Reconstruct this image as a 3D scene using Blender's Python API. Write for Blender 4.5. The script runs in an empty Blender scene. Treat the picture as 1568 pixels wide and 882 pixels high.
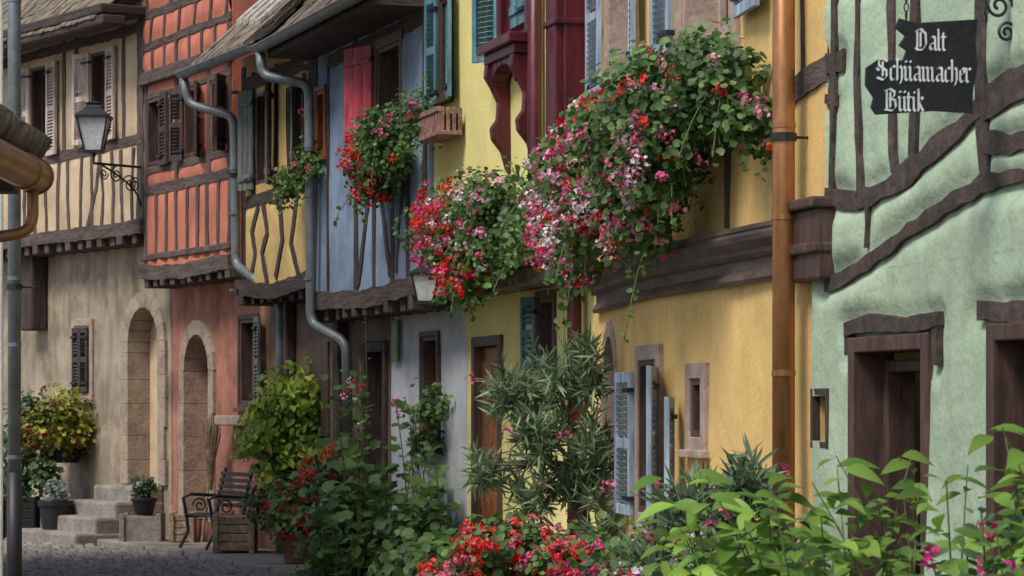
import bpy, bmesh, math, random
import numpy as np
from mathutils import Vector, Matrix
random.seed(7); rng=np.random.default_rng(7)
scene=bpy.context.scene
R=random.uniform
# ------------------------------------------------------------ materials
def mat(name,col,rough=.85,kind='plaster',dirt=.35,bump=.4,scale=1.0,metal=0.0,var=.12,grain=None):
    m=bpy.data.materials.new(name); m.use_nodes=True
    nt=m.node_tree; N=nt.nodes; L=nt.links; b=N['Principled BSDF']
    b.inputs['Roughness'].default_value=rough; b.inputs['Metallic'].default_value=metal
    tc=N.new('ShaderNodeTexCoord'); mp=N.new('ShaderNodeMapping'); L.new(tc.outputs['Object'],mp.inputs[0])
    if grain: mp.inputs['Scale'].default_value=grain
    def noise(s,d=4,dist=0,src=mp):
        n=N.new('ShaderNodeTexNoise'); n.inputs['Scale'].default_value=s*scale; n.inputs['Detail'].default_value=d
        n.inputs['Distortion'].default_value=dist; n.inputs['Roughness'].default_value=.6
        L.new(src.outputs[0],n.inputs['Vector']); return n
    def ramp(src,a,c,p0=.35,p1=.65):
        r=N.new('ShaderNodeValToRGB'); e=r.color_ramp.elements; e[0].position=p0; e[1].position=p1
        e[0].color=(*a,1); e[1].color=(*c,1); L.new(src.outputs[0],r.inputs[0]); return r
    def mix(fac,a,c,mode='MULTIPLY'):
        x=N.new('ShaderNodeMixRGB'); x.blend_type=mode
        if isinstance(fac,float): x.inputs[0].default_value=fac
        else: L.new(fac.outputs[0],x.inputs[0])
        L.new(a.outputs[0],x.inputs[1])
        if isinstance(c,tuple): x.inputs[2].default_value=(*c,1)
        else: L.new(c.outputs[0],x.inputs[2])
        return x
    c=np.array(col); pl=kind=='plaster'
    n1=noise(1.7 if pl else 6)
    base=ramp(n1,tuple(c*(1-var)),tuple(np.minimum(c*(1+var),.9)))
    n2=noise(45 if pl else 26,4)
    sp=ramp(n2,(.84,.835,.83),(1.04,1.04,1.04),.3,.6) if pl else ramp(n2,(.74,.73,.72),(1.06,1.06,1.06),.3,.62)
    out=mix(.8,base,sp)
    n3=noise(2.2 if pl else 3.1,6,.3)
    st=ramp(n3,(.50,.46,.42),(1,1,1),.36,.54)
    out=mix(float(dirt),out,st)
    if pl:
        # rain streaks below eaves and sills (weathering), and splash dirt at the foot of the wall
        ms=N.new('ShaderNodeMapping'); L.new(tc.outputs['Object'],ms.inputs[0]); ms.inputs['Scale'].default_value=(1,1,.2)
        n5=noise(4.5,5,.6,ms); r5=ramp(n5,(.60,.57,.54),(1,1,1),.34,.50); out=mix(float(min(1,dirt*.9)),out,r5)
        n6=noise(5.0,3); r6=ramp(n6,(1.12,1.11,1.10),(1,1,1),.28,.36); out=mix(.8,out,r6)
        sx=N.new('ShaderNodeSeparateXYZ'); L.new(tc.outputs['Object'],sx.inputs[0])
        mr=N.new('ShaderNodeMapRange'); mr.inputs[1].default_value=0.0; mr.inputs[2].default_value=1.0
        L.new(sx.outputs[2],mr.inputs[0])
        mu=N.new('ShaderNodeMath'); mu.operation='MULTIPLY_ADD'; L.new(n3.outputs[0],mu.inputs[0]); mu.inputs[1].default_value=1.8; mu.inputs[2].default_value=-.9
        ad=N.new('ShaderNodeMath'); ad.operation='ADD'; L.new(mr.outputs[0],ad.inputs[0]); L.new(mu.outputs[0],ad.inputs[1])
        rr=ramp(ad,(.50,.47,.43),(1,1,1),.1,.7)
        out=mix(.75,out,rr)
    if kind=='wood':
        n4=noise(13,4,.5); g=ramp(n4,(.52,.50,.49),(1.3,1.25,1.2),.36,.64); out=mix(.75,out,g)
    L.new(out.outputs[0],b.inputs['Base Color'])
    bp=N.new('ShaderNodeBump'); bp.inputs['Strength'].default_value=bump; bp.inputs['Distance'].default_value=.02 if kind!='metal' else .004
    nb=noise(9 if pl else 24,5); L.new(nb.outputs[0],bp.inputs['Height']); L.new(bp.outputs[0],b.inputs['Normal'])
    return m
def leafmat(name,trans=.35,rough=.5):
    m=bpy.data.materials.new(name); m.use_nodes=True; nt=m.node_tree; N=nt.nodes; L=nt.links
    b=N['Principled BSDF']; o=N['Material Output']; a=N.new('ShaderNodeAttribute'); a.attribute_name='Col'
    L.new(a.outputs['Color'],b.inputs['Base Color']); b.inputs['Roughness'].default_value=rough
    t=N.new('ShaderNodeBsdfTranslucent'); L.new(a.outputs['Color'],t.inputs[0])
    mx=N.new('ShaderNodeMixShader'); mx.inputs[0].default_value=trans
    L.new(b.outputs[0],mx.inputs[1]); L.new(t.outputs[0],mx.inputs[2]); L.new(mx.outputs[0],o.inputs[0]); return m
WG=(1,1,.2); HG=(.22,.22,1.1)
M=dict(
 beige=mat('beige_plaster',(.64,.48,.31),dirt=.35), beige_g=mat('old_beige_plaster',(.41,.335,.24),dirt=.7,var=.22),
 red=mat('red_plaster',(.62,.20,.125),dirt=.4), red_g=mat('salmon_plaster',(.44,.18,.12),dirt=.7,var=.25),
 ochre=mat('ochre_plaster',(.66,.44,.17),dirt=.35), blue=mat('blue_plaster',(.26,.345,.48),dirt=.45,var=.18),
 grey=mat('greywhite_plaster',(.64,.66,.70),dirt=.25), brownwall=mat('brown_plaster',(.22,.14,.08),dirt=.6),
 pale=mat('pale_yellow_plaster',(.88,.77,.30),dirt=.1,var=.04,bump=.3), orange=mat('orange_yellow_plaster',(.82,.55,.20),dirt=.22,var=.06,bump=.35),
 green=mat('green_plaster',(.44,.56,.39),dirt=.3,var=.08,bump=.7), pink=mat('pink_plaster',(.45,.29,.26),dirt=.4),
 cream=mat('cream_plaster',(.74,.71,.62),dirt=.3), 
 timber=mat('dark_timber',(.068,.047,.038),.8,'wood',.4,.8,grain=WG), timberg=mat('weathered_timber',(.12,.09,.078),.85,'wood',.4,.9,grain=WG),
 timber_h=mat('dark_timber_rail',(.068,.047,.038),.8,'wood',.4,.8,grain=HG), timberg_h=mat('weathered_timber_rail',(.12,.09,.078),.85,'wood',.4,.9,grain=HG),
 gtim=mat('green_house_timber',(.085,.062,.052),.85,'wood',.5,.9,grain=(.6,.6,.6)),
 dkred=mat('dark_red_paint',(.105,.012,.02),.4,'wood',.2,.2,grain=WG), brownp=mat('brown_paint',(.10,.058,.046),.6,'wood',.3,.3,grain=WG),
 mould=mat('brown_moulding_paint',(.12,.088,.078),.5,'wood',.3,.2,grain=HG),
 teal=mat('teal_paint',(.11,.27,.33),.6,'wood',.25,.2,grain=WG), ltblue=mat('light_blue_paint',(.36,.47,.60),.6,'wood',.25,.2,grain=WG),
 shred=mat('red_shutter_paint',(.60,.065,.10),.6,'wood',.15,.2,grain=WG), gshut=mat('greygreen_paint',(.14,.16,.15),.7,'wood',.4,.3,grain=WG),
 wshut=mat('white_paint_old',(.66,.57,.52),.7,'wood',.3,.3,grain=WG), dshut=mat('dark_louvre_paint',(.07,.05,.045),.7,'wood',.3,.3),
 door=mat('orange_brown_door_wood',(.34,.11,.035),.5,'wood',.3,.3,grain=WG), dwood=mat('old_door_wood',(.10,.062,.042),.7,'wood',.4,.5,grain=WG),
 stone=mat('pink_sandstone',(.44,.33,.275),.9,'stone',.4,.4), stoneb=mat('beige_sandstone',(.40,.32,.24),.9,'stone',.6,.5), stoneg=mat('grey_stone',(.30,.265,.225),.9,'stone',.6,.7),
 zinc=mat('zinc_metal',(.20,.225,.235),.5,'metal',.45,.15,metal=.35), copper=mat('copper_brown_metal',(.42,.19,.075),.38,'metal',.4,.15,metal=.5,grain=(1,1,.4)),
 iron=mat('black_iron',(.018,.018,.02),.5,'metal',.2,.2), glass=mat('dark_window_glass',(.012,.014,.016),.12,'metal',.1,.0),
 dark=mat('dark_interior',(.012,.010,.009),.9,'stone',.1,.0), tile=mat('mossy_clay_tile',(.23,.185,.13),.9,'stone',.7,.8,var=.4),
 plank=mat('pale_weathered_plank',(.52,.48,.41),.85,'wood',.3,.6), terra=mat('terracotta',(.32,.13,.07),.85,'stone',.3,.4),
 crate=mat('pinkbrown_wood_crate',(.32,.18,.15),.8,'wood',.3,.5), wplant=mat('pale_planter_wood',(.42,.32,.21),.8,'wood',.4,.5),
 lampglass=mat('frosted_lamp_glass',(.74,.76,.74),.25,'metal',.08,.0), signb=mat('black_sign_paint',(.014,.014,.016),.55,'stone',.2,.3),
 white=mat('white_lettering_paint',(.80,.80,.78),.6,'stone',.1,.1), stem=mat('plant_stem',(.12,.15,.05),.8,'stone',.2,.3), bark=mat('grey_bark',(.21,.17,.12),.9,'wood',.4,.7,grain=WG),
 straw=mat('straw',(.42,.31,.18),.9,'wood',.3,.3), soil=mat('soil',(.04,.028,.02),.95,'stone',.2,.6), gsign=mat('green_plate_paint',(.12,.22,.05),.5,'stone',.1,.1),
 cobble=mat('cobble_stone',(.26,.235,.225),.75,'stone',.4,.6,var=.3), ground=mat('ground_gravel',(.15,.14,.12),.9,'stone',.4,.6),
)
LEAF=leafmat('leaf'); PETAL=leafmat('petal',.25,.6)
# ------------------------------------------------------------ builders
def empty(name):
    e=bpy.data.objects.new(name,None); e.empty_display_size=.2; scene.collection.objects.link(e); return e
class G:
    def __init__(s): s.v=[]; s.f=[]
    def add(s,vs,fs):
        o=len(s.v); s.v+= [tuple(v) for v in vs]; s.f+=[tuple(i+o for i in f) for f in fs]
    def hexa(s,c): s.add(c,[(0,3,2,1),(4,5,6,7),(0,1,5,4),(1,2,6,5),(2,3,7,6),(3,0,4,7)])
    def wb(s,w,s0,s1,z0,z1,d0,d1):
        n=max(1,int(abs(s1-s0)/.6)) if w.multi else 1
        for i in range(n):
            a=s0+(s1-s0)*i/n; b=s0+(s1-s0)*(i+1)/n
            s.hexa([w.P(a,z0,d0),w.P(b,z0,d0),w.P(b,z0,d1),w.P(a,z0,d1),w.P(a,z1,d0),w.P(b,z1,d0),w.P(b,z1,d1),w.P(a,z1,d1)])
    def box(s,x0,x1,y0,y1,z0,z1):
        s.hexa([(x0,y0,z0),(x1,y0,z0),(x1,y1,z0),(x0,y1,z0),(x0,y0,z1),(x1,y0,z1),(x1,y1,z1),(x0,y1,z1)])
    def obox(s,A,B,z0,z1,t):
        A=Vector(A[:2]);B=Vector(B[:2]);d=(B-A).normalized();n=Vector((-d.y,d.x))*t/2
        q=[A-n,B-n,B+n,A+n]; s.hexa([(p.x,p.y,z0) for p in q]+[(p.x,p.y,z1) for p in q])
    def prism(s,pts,off):
        n=len(pts); off=Vector(off); a=[Vector(p) for p in pts]
        s.add(a+[p+off for p in a],[tuple(range(n)),tuple(range(2*n-1,n-1,-1))]+[(i,(i+1)%n,(i+1)%n+n,i+n) for i in range(n)])
    def strip(s,w,s0,s1,prof,step=.25):
        n=max(2,int((s1-s0)/step)); k=len(prof); vs=[];fs=[]
        for i in range(n+1):
            a=s0+(s1-s0)*i/n; vs+=[w.P(a,z,d) for d,z in prof]
        for i in range(n):
            for j in range(k-1): fs.append((i*k+j,(i+1)*k+j,(i+1)*k+j+1,i*k+j+1))
        fs+=[tuple(range(k)),tuple(range(n*k+k-1,n*k-1,-1))]; s.add(vs,fs)
    def tube(s,pts,r,seg=10,cap=True):
        pts=[Vector(p) for p in pts]; n=len(pts); rs=r if isinstance(r,(list,tuple)) else [r]*n
        t0=(pts[1]-pts[0]).normalized(); u=t0.orthogonal().normalized(); vs=[];fs=[]
        for i,p in enumerate(pts):
            t=(pts[min(i+1,n-1)]-pts[max(i-1,0)]).normalized(); u=(u-t*u.dot(t)).normalized(); w=t.cross(u)
            for k in range(seg):
                a=2*math.pi*k/seg; vs.append(p+(u*math.cos(a)+w*math.sin(a))*rs[i])
        for i in range(n-1):
            for k in range(seg):
                k2=(k+1)%seg; fs.append((i*seg+k,i*seg+k2,(i+1)*seg+k2,(i+1)*seg+k))
        if cap: fs+= [tuple(range(seg-1,-1,-1)),tuple(range((n-1)*seg,n*seg))]
        s.add(vs,fs)
    def obj(s,name,m,parent=None,bevel=0,smooth=False,recalc=True):
        me=bpy.data.meshes.new(name); me.from_pydata(s.v,[],s.f); me.validate()
        if recalc:
            bm=bmesh.new(); bm.from_mesh(me); bmesh.ops.recalc_face_normals(bm,faces=bm.faces); bm.to_mesh(me); bm.free()
        me.materials.append(m)
        if smooth: me.polygons.foreach_set('use_smooth',[True]*len(me.polygons))
        o=bpy.data.objects.new(name,me); scene.collection.objects.link(o)
        if parent: o.parent=parent
        if bevel:
            b=o.modifiers.new('bevel','BEVEL'); b.width=bevel; b.segments=2; b.limit_method='ANGLE'
        return o
class Wall:
    def __init__(s,pts):
        s.p=[np.array(q,float) for q in pts]; s.multi=len(pts)>2
        s.d=[(b-a)/np.linalg.norm(b-a) for a,b in zip(s.p,s.p[1:])]
        s.c=[0]
        for a,b in zip(s.p,s.p[1:]): s.c.append(s.c[-1]+np.linalg.norm(b-a))
        s.L=s.c[-1]; n=[np.array((q[1],-q[0])) for q in s.d]
        s.vn=[n[0]]+[(a+b)/np.linalg.norm(a+b) for a,b in zip(n,n[1:])]+[n[-1]]
    def P(s,a,z,d=0):
        i=0
        while i<len(s.d)-1 and a>s.c[i+1]: i+=1
        t=(a-s.c[i])/(s.c[i+1]-s.c[i]); tc=min(max(t,0),1)
        n=s.vn[i]*(1-tc)+s.vn[i+1]*tc; q=s.p[i]+s.d[i]*(a-s.c[i])+n*d
        return (q[0],q[1],z)
def off(w,d): return Wall([w.P(c,0,d)[:2] for c in w.c])
def segdist(S,Z,pts):
    D=np.full(S.shape,9.)
    for (a,b),(c,e) in zip(pts,pts[1:]):
        vx,vz=c-a,e-b; l=vx*vx+vz*vz+1e-9; t=np.clip(((S-a)*vx+(Z-b)*vz)/l,0,1)
        D=np.minimum(D,np.hypot(S-a-t*vx,Z-b-t*vz))
    return D
def lines(a,b,res,cuts):
    L=list(np.linspace(a,b,max(2,int((b-a)/res)+1)))
    for c in cuts:
        if a<c<b:
            L=[x for x in L if abs(x-c)>res*.45 or x in(a,b)]; L.append(c)
    return sorted(set(L))
def wallsheet(name,w,s0,s1,z0,z1,m,parent,holes=(),fn=None,timbers=(),bulge=.022,res=.06,returns=True,wav=.008,d=0,ph=None):
    cs=[h[0] for h in holes]+[h[1] for h in holes]; cz=[h[2] for h in holes]+[h[3] for h in holes]
    Ss=lines(s0,s1,res,cs); Zs=lines(z0,z1,res,cz)
    SS,ZZ=np.meshgrid(Ss,Zs,indexing='ij'); ph=R(0,9) if ph is None else ph
    D=wav*(np.sin(SS*2.1+ph)*np.cos(ZZ*1.7+ph)+.6*np.sin(SS*5.3+ZZ*4.1+ph))
    if timbers:
        B=np.ones(SS.shape)
        for pts,wd in timbers:
            x=np.clip((segdist(SS,ZZ,pts)-wd*.42)/.10,0,1); B=np.minimum(B,x*x*(3-2*x))
        D=D*B+bulge*B
    D=D+d
    g=G(); n=len(Zs)
    vs=[w.P(Ss[i],Zs[j],D[i,j]) for i in range(len(Ss)) for j in range(n)]; fs=[]
    for i in range(len(Ss)-1):
        for j in range(n-1):
            cs_=(Ss[i]+Ss[i+1])/2; cz_=(Zs[j]+Zs[j+1])/2
            if any(h[0]<cs_<h[1] and h[2]<cz_<h[3] for h in holes): continue
            if fn and fn(cs_,cz_): continue
            fs.append((i*n+j,(i+1)*n+j,(i+1)*n+j+1,i*n+j+1))
    g.add(vs,fs); o=g.obj(name,m,parent,smooth=True,recalc=False)
    if returns:
        g=G()
        g.wb(w,s0-.015,s0,z0,z1,-.7,.0); g.wb(w,s1,s1+.015,z0,z1,-.7,.0); g.wb(w,s0,s1,z0-.01,z0,-.6,-.005)
        g.obj('wall_return',m,parent)
    return o
def timbers_obj(name,w,tl,m,parent,d1=.014,wob=.010):
    gs={0:G(),1:G()}
    for pts,wd in tl:
        hor=abs(pts[-1][0]-pts[0][0])>abs(pts[-1][1]-pts[0][1])
        P=[];
        for (a,b),(c,e) in zip(pts,pts[1:]):
            n=max(1,int(math.hypot(c-a,e-b)/.10))
            P+=[(a+(c-a)*i/n,b+(e-b)*i/n) for i in range(n)]
        P.append(pts[-1]); n=len(P); vs=[];fs=[]; dd=d1+R(0,.006)+(.003 if hor else 0)
        e1=e2=0
        for i,(a,b) in enumerate(P):
            a0,b0=P[max(i-1,0)];a1,b1=P[min(i+1,n-1)]; tx,tz=a1-a0,b1-b0; l=math.hypot(tx,tz)+1e-9; nx,nz=-tz/l,tx/l
            e1=e1*.5+R(-wob,wob); e2=e2*.5+R(-wob,wob); l1=wd/2+e1; l2=wd/2+e2
            vs+=[w.P(a+nx*l1,b+nz*l1,-.05),w.P(a+nx*l1,b+nz*l1,dd),w.P(a-nx*l2,b-nz*l2,dd),w.P(a-nx*l2,b-nz*l2,-.05)]
        for i in range(n-1):
            k=i*4; fs+=[(k,k+4,k+5,k+1),(k+1,k+5,k+6,k+2),(k+2,k+6,k+7,k+3)]
        fs+=[(0,1,2,3),(n*4-1,n*4-2,n*4-3,n*4-4)]
        gs[int(hor)].add(vs,fs)
    mh={'dark_timber':M['timber_h'],'weathered_timber':M['timberg_h']}.get(m.name,m)
    if gs[0].v: gs[0].obj(name+'_posts',m,parent)
    if gs[1].v: gs[1].obj(name+'_rails',mh,parent)
def ring(g,w,s0,s1,z0,z1,t,d0,d1):
    g.wb(w,s0,s0+t,z0,z1,d0,d1); g.wb(w,s1-t,s1,z0,z1,d0,d1); g.wb(w,s0+t,s1-t,z0,z0+t,d0,d1-.002); g.wb(w,s0+t,s1-t,z1-t,z1,d0,d1-.002)
def window(w,s0,s1,z0,z1,parent,fm,sur=None,sw=.07,depth=.16,cols=2,rows=3,glass='glass',name='window'):
    g=G(); ring(g,w,s0,s1,z0,z1,.04,-depth-.05,.02)
    ring(g,w,s0+.04,s1-.04,z0+.04,z1-.04,.045,-depth,-depth+.05)
    for i in range(1,cols): a=s0+(s1-s0)*i/cols; g.wb(w,a-.03,a+.03,z0+.085,z1-.085,-depth+.002,-depth+.045)
    for j in range(1,rows): b=z0+(z1-z0)*j/rows; g.wb(w,s0+.085,s1-.085,b-.012,b+.012,-depth+.004,-depth+.03)
    g.obj(name+'_frame',fm,parent,bevel=.004)
    g=G(); g.wb(w,s0+.03,s1-.03,z0+.03,z1-.03,-depth-.03,-depth+.008); g.obj(name+'_pane',M[glass],parent)
    if sur:
        g=G(); ring(g,w,s0-sw,s1+sw,z0-sw,z1+sw,sw,-.03,.035); g.wb(w,s0-sw-.03,s1+sw+.03,z0-sw-.03,z0-sw+.02,-.03,.07); g.obj(name+'_surround',sur,parent,bevel=.008)
def shutter(w,a,b,z0,z1,m,parent,louvre=True,t=.035,nm='shutter'):
    A=Vector(w.P(a[0],0,a[1])[:2]);B=Vector(w.P(b[0],0,b[1])[:2]); g=G(); d=(B-A); L=d.length; u=d/L; n=Vector((-u.y,u.x)); sw=min(.06,L*.16)
    if louvre:
        g.obox(A,A+u*sw,z0,z1,t); g.obox(B-u*sw,B,z0,z1,t)
        mid=(z0+z1)/2; 
        for zz in (z0,mid-.035,z1-.07): g.obox(A+u*sw,B-u*sw,zz,zz+.07,t-.006)
        z=z0+.08
        while z<z1-.09:
            if abs(z-mid)>.05:
                p,q=A+u*sw,B-u*sw
                vs=[]
                for zz,o in((z,-.014),(z+.034,.014)):
                    for e in(0,.006):
                        vs+=[(p.x+n.x*(o+e),p.y+n.y*(o+e),zz),(q.x+n.x*(o+e),q.y+n.y*(o+e),zz)]
                g.add(vs,[(0,1,5,4),(2,3,7,6),(0,1,3,2),(4,5,7,6)])
            z+=.042
    else:
        k=3
        for i in range(k): g.obox(A+u*(L*i/k+.003),A+u*(L*(i+1)/k-.003),z0+R(0,.006),z1,t*.7)
        for zz in(z0+.1,z1-.17): g.obox(A+u*.02,B-u*.02,zz,zz+.07,t*1.6)
    g.obj(nm,m,parent,bevel=.003)
    g=G()
    for zz in(z0+.1,z1-.14): g.obox(A-u*.02,A+u*.16,zz,zz+.03,t*1.9)
    g.obj('hinge',M['iron'],parent)
def arch(w,sc,h,z0,zs,parent,sm,dm,sw=.17,depth=.34,proud=.045):
    g=G(); nb=9
    for sgn in(-1,1):
        z=z0
        while z<zs-.01:
            zz=min(z+R(.28,.42),zs); 
            if zs-zz<.12: zz=zs
            e=R(-.025,.03); a,b=sorted((sc+sgn*h,sc+sgn*(h+sw+e))); g.wb(w,a,b,z+.002,zz-.002,-depth,proud); z=zz
    for i in range(nb):
        a0=math.pi*i/nb+.003;a1=math.pi*(i+1)/nb-.003; c=[]
        for d in(-depth,proud):
            for (r,a) in((h,a0),(h,a1),(h+sw,a1),(h+sw,a0)): c.append(w.P(sc+r*math.cos(a),zs+r*math.sin(a),d))
        g.hexa(c)
    g.obj('arch_stone',sm,parent,bevel=.005)
    g=G(); pts=[w.P(sc-h-.02,z0,-depth+.06),w.P(sc+h+.02,z0,-depth+.06)]+[w.P(sc+(h+.02)*math.cos(a),zs+(h+.02)*math.sin(a),-depth+.06) for a in np.linspace(0,math.pi,14)]
    n=w.P(0,0,1);n0=w.P(0,0,0); g.prism(pts,((n0[0]-n[0])*.06,(n0[1]-n[1])*.06,0))
    for k in range(1,5):
        a=sc-h+2*h*k/5; top=zs+math.sqrt(max(h*h-(a-sc)**2,0))-.02; g.wb(w,a-.012,a+.012,z0,top,-depth+.05,-depth+.075)
    g.wb(w,sc-h,sc+h,z0+.02,z0+.16,-depth+.05,-depth+.085); g.wb(w,sc-h,sc+h,zs-.05,zs+.05,-depth+.05,-depth+.085)
    g.obj('arched_door',dm,parent,bevel=.003)
def archhole(sc,h,z0,zs,sw=.17):
    r=h+sw*.5
    return lambda s,z: (abs(s-sc)<r and z0<z<zs) or (z>=zs and (s-sc)**2+(z-zs)**2<r*r)
def joists(w,s0,s1,z,parent,m,depth=.5,step=.33,hh=.13,beam=True,sag=None):
    g=G(); s=s0+.08
    while s<s1:
        e=R(-.03,.03); g.wb(w,s,s+.14+R(-.02,.02),z-hh,z-.01,-depth,.05+e); s+=step+R(-.04,.04)
    g.obj('joist_ends',m,parent,bevel=.012)
    if beam:
        timbers_obj('jetty_beam',w,[([(s0-.05,z+.07),((s0+s1)/2,z+.05+ (sag or 0)),(s1+.05,z+.07)],.17)],m,parent,d1=.07,wob=.012)
def body(w,s0,s1,z,parent,m,depth=5,roof=True,d=-.62,ez=None,ed=.45):
    g=G(); g.wb(w,s0,s1,0,z,-depth,d); g.obj('house_body',m,parent)
    if roof:
        ez=ez or z; g=G(); rise=2.6
        q=lambda s,z,dd: w.P(s,z,dd)
        g.hexa([q(s0,ez,ed),q(s1,ez,ed),q(s1,ez+rise,-2.2),q(s0,ez+rise,-2.2),q(s0,ez+.07,ed),q(s1,ez+.07,ed),q(s1,ez+rise+.07,-2.2),q(s0,ez+rise+.07,-2.2)])
        g.hexa([q(s0,ez+rise,-2.2),q(s1,ez+rise,-2.2),q(s1,ez,-5.2),q(s0,ez,-5.2),q(s0,ez+rise+.07,-2.2),q(s1,ez+rise+.07,-2.2),q(s1,ez+.07,-5.2),q(s0,ez+.07,-5.2)])
        g.obj('roof',M['timber'],parent)
        g=G(); n=int((s1-s0)/.17)
        for r in range(14):
            t0=r/14; 
            for k in range(n+1):
                s=s0+(k+(.5 if r%2 else 0))*.17
                if s+.1>s1+.1: continue
                D=ed+.04-t0*2.65+R(-.012,.012); Z=ez+.09+t0*rise+R(-.008,.014); D2=D-.3; Z2=Z+.29-.02
                a=.078; g.hexa([q(s-a,Z,D),q(s+a,Z,D),q(s+a,Z2,D2),q(s-a,Z2,D2),q(s-a,Z+.022,D),q(s+a,Z+.022,D),q(s+a,Z2+.022,D2),q(s-a,Z2+.022,D2)])
        g.obj('roof_tiles',M['tile'],parent)
def gutter(w,s0,s1,z,d,parent,m,r=.07):
    g=G(); vs=[];fs=[]; n=8; S=np.linspace(s0,s1,max(2,int((s1-s0)/.5)))
    for s in S:
        for rr in (r,r-.008):
            for k in range(n+1):
                a=math.pi*k/n; vs.append(w.P(s,z-rr*math.sin(a),d+rr*math.cos(a)))
    q=2*(n+1)
    for i in range(len(S)-1):
        for k in range(n):
            a=i*q+k; fs+=[(a,a+1,a+1+q,a+q),(a+n+1,a+n+2,a+n+2+q,a+n+1+q)]
    g.add(vs,fs)
    for s in(s0,s1):
        g.prism([w.P(s,z-r*math.sin(math.pi*k/n),d+r*math.cos(math.pi*k/n)) for k in range(n+1)],(.004,-.008,0))
    g.tube([w.P(s0,z,d+r),w.P(s1,z,d+r)],.012,6)
    g.obj('gutter',m,parent,smooth=False)
def pipe(name,pts,r,m,parent=None,clamps=()):
    P=[Vector(p) for p in pts]; out=[P[0]]
    for i in range(1,len(P)-1):
        a=(P[i-1]-P[i]);b=(P[i+1]-P[i]); k=min(.12,a.length*.4,b.length*.4); a.normalize();b.normalize()
        for t in(0,.25,.5,.75,1):
            p0=P[i]+a*k;p2=P[i]+b*k; out.append(p0*(1-t)**2+P[i]*2*t*(1-t)+p2*t*t)
    out.append(P[-1]); e=parent or empty(name)
    g=G(); g.tube(out,r,16); g.obj('pipe_tube',m,e,smooth=True)
    g=G()
    for (x,y,z) in clamps: g.tube([(x,y,z-.022),(x,y,z+.022)],r+.010,16); g.tube([(x,y,z),(x+.16,y+.03,z)],.008,6)
    if clamps: g.obj('pipe_clamp',M['iron'],e)
    g=G(); 
    for (x,y,z) in clamps:
        for dz in(-1.3,-.45,.05,.9): g.tube([(x,y,z+dz),(x,y,z+dz+.03)],r+.004,16)
    if clamps: g.obj('pipe_joint',m,e)
    return e
# ------------------------------------------------------------ foliage
def nz(a): return a/(np.linalg.norm(a,axis=-1,keepdims=True)+1e-9)
def tmpl_fan(k,lob=0,cup=.1):
    V=[(0,.45,-.0)];F=[]
    for i in range(k):
        a=2*math.pi*i/k-math.pi/2; r=.5*(1-lob*(i%2)); 
        if i==0: r=.28
        V.append((r*math.cos(a),.5+r*math.sin(a),cup*(1 if i%2 else .6)))
    for i in range(k): F.append((0,1+i,1+(i+1)%k))
    return np.array(V),np.array(F)
def tmpl_lance(wd,fold=.04,droop=.12):
    V=[(0,0,0),(0,.3,0),(-wd*.85,.28,fold),(wd*.85,.28,fold),(0,.65,-droop*.4),(-wd*.8,.62,fold-droop*.4),(wd*.8,.62,fold-droop*.4),(0,1,-droop)]
    F=[(0,1,2),(0,3,1),(2,1,5),(1,4,5),(1,3,4),(3,6,4),(5,4,7),(4,6,7)]
    return np.array(V),np.array(F)
def tmpl_ovate(wd,fold,droop):
    st=[(0,.02),(.12,.45),(.3,.92),(.48,1.0),(.66,.78),(.84,.38),(1,.0)]; V=[];F=[]
    for y,x in st: z=-droop*y*y; V+=[(0,y,z),(-wd*x,y-.02,z+fold*x),(wd*x,y-.02,z+fold*x)]
    for i in range(6):
        a=i*3;b=a+3; F+=[(a,b,b+1),(a,b+1,a+1),(a,a+2,b+2),(a,b+2,b)]
    return np.array(V),np.array(F)
T_GER=tmpl_fan(9,.08,.10); T_LOB=tmpl_fan(12,.24,.08); T_BLOOM=tmpl_fan(10,.4,.16); T_LAN=tmpl_lance(.07,.03,.12); T_OV=tmpl_ovate(.23,.08,.34); T_SM=tmpl_lance(.3,.05,.1)
def leafmesh(name,T,pos,nrm,size,col,m,parent,dirs=None):
    V,F=T; N=len(pos); n=nz(nrm)
    if dirs is None:
        r=rng.normal(size=(N,3)); b=nz(r-(r*n).sum(1,keepdims=True)*n)
    else:
        b=nz(dirs); n=nz(n-(n*b).sum(1,keepdims=True)*b)
    t=np.cross(b,n); k=len(V)
    X=pos[:,None]+size[:,None,None]*(V[None,:,0:1]*t[:,None]+V[None,:,1:2]*b[:,None]+V[None,:,2:3]*n[:,None])
    X=X.reshape(-1,3); FF=(F[None]+(np.arange(N)*k)[:,None,None]).reshape(-1)
    me=bpy.data.meshes.new(name); me.vertices.add(len(X)); me.vertices.foreach_set('co',X.ravel().astype(np.float32))
    me.loops.add(len(FF)); me.loops.foreach_set('vertex_index',FF.astype(np.int32)); nf=len(FF)//3
    me.polygons.add(nf); me.polygons.foreach_set('loop_start',(np.arange(nf)*3).astype(np.int32))
    me.update(calc_edges=True)
    at=me.attributes.new('Col','FLOAT_COLOR','POINT'); C=np.ones((N,k,4),np.float32); C[:,:,:3]=col[:,None]; at.data.foreach_set('color',C.ravel())
    me.materials.append(m); o=bpy.data.objects.new(name,me); scene.collection.objects.link(o); o.parent=parent; return o
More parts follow.
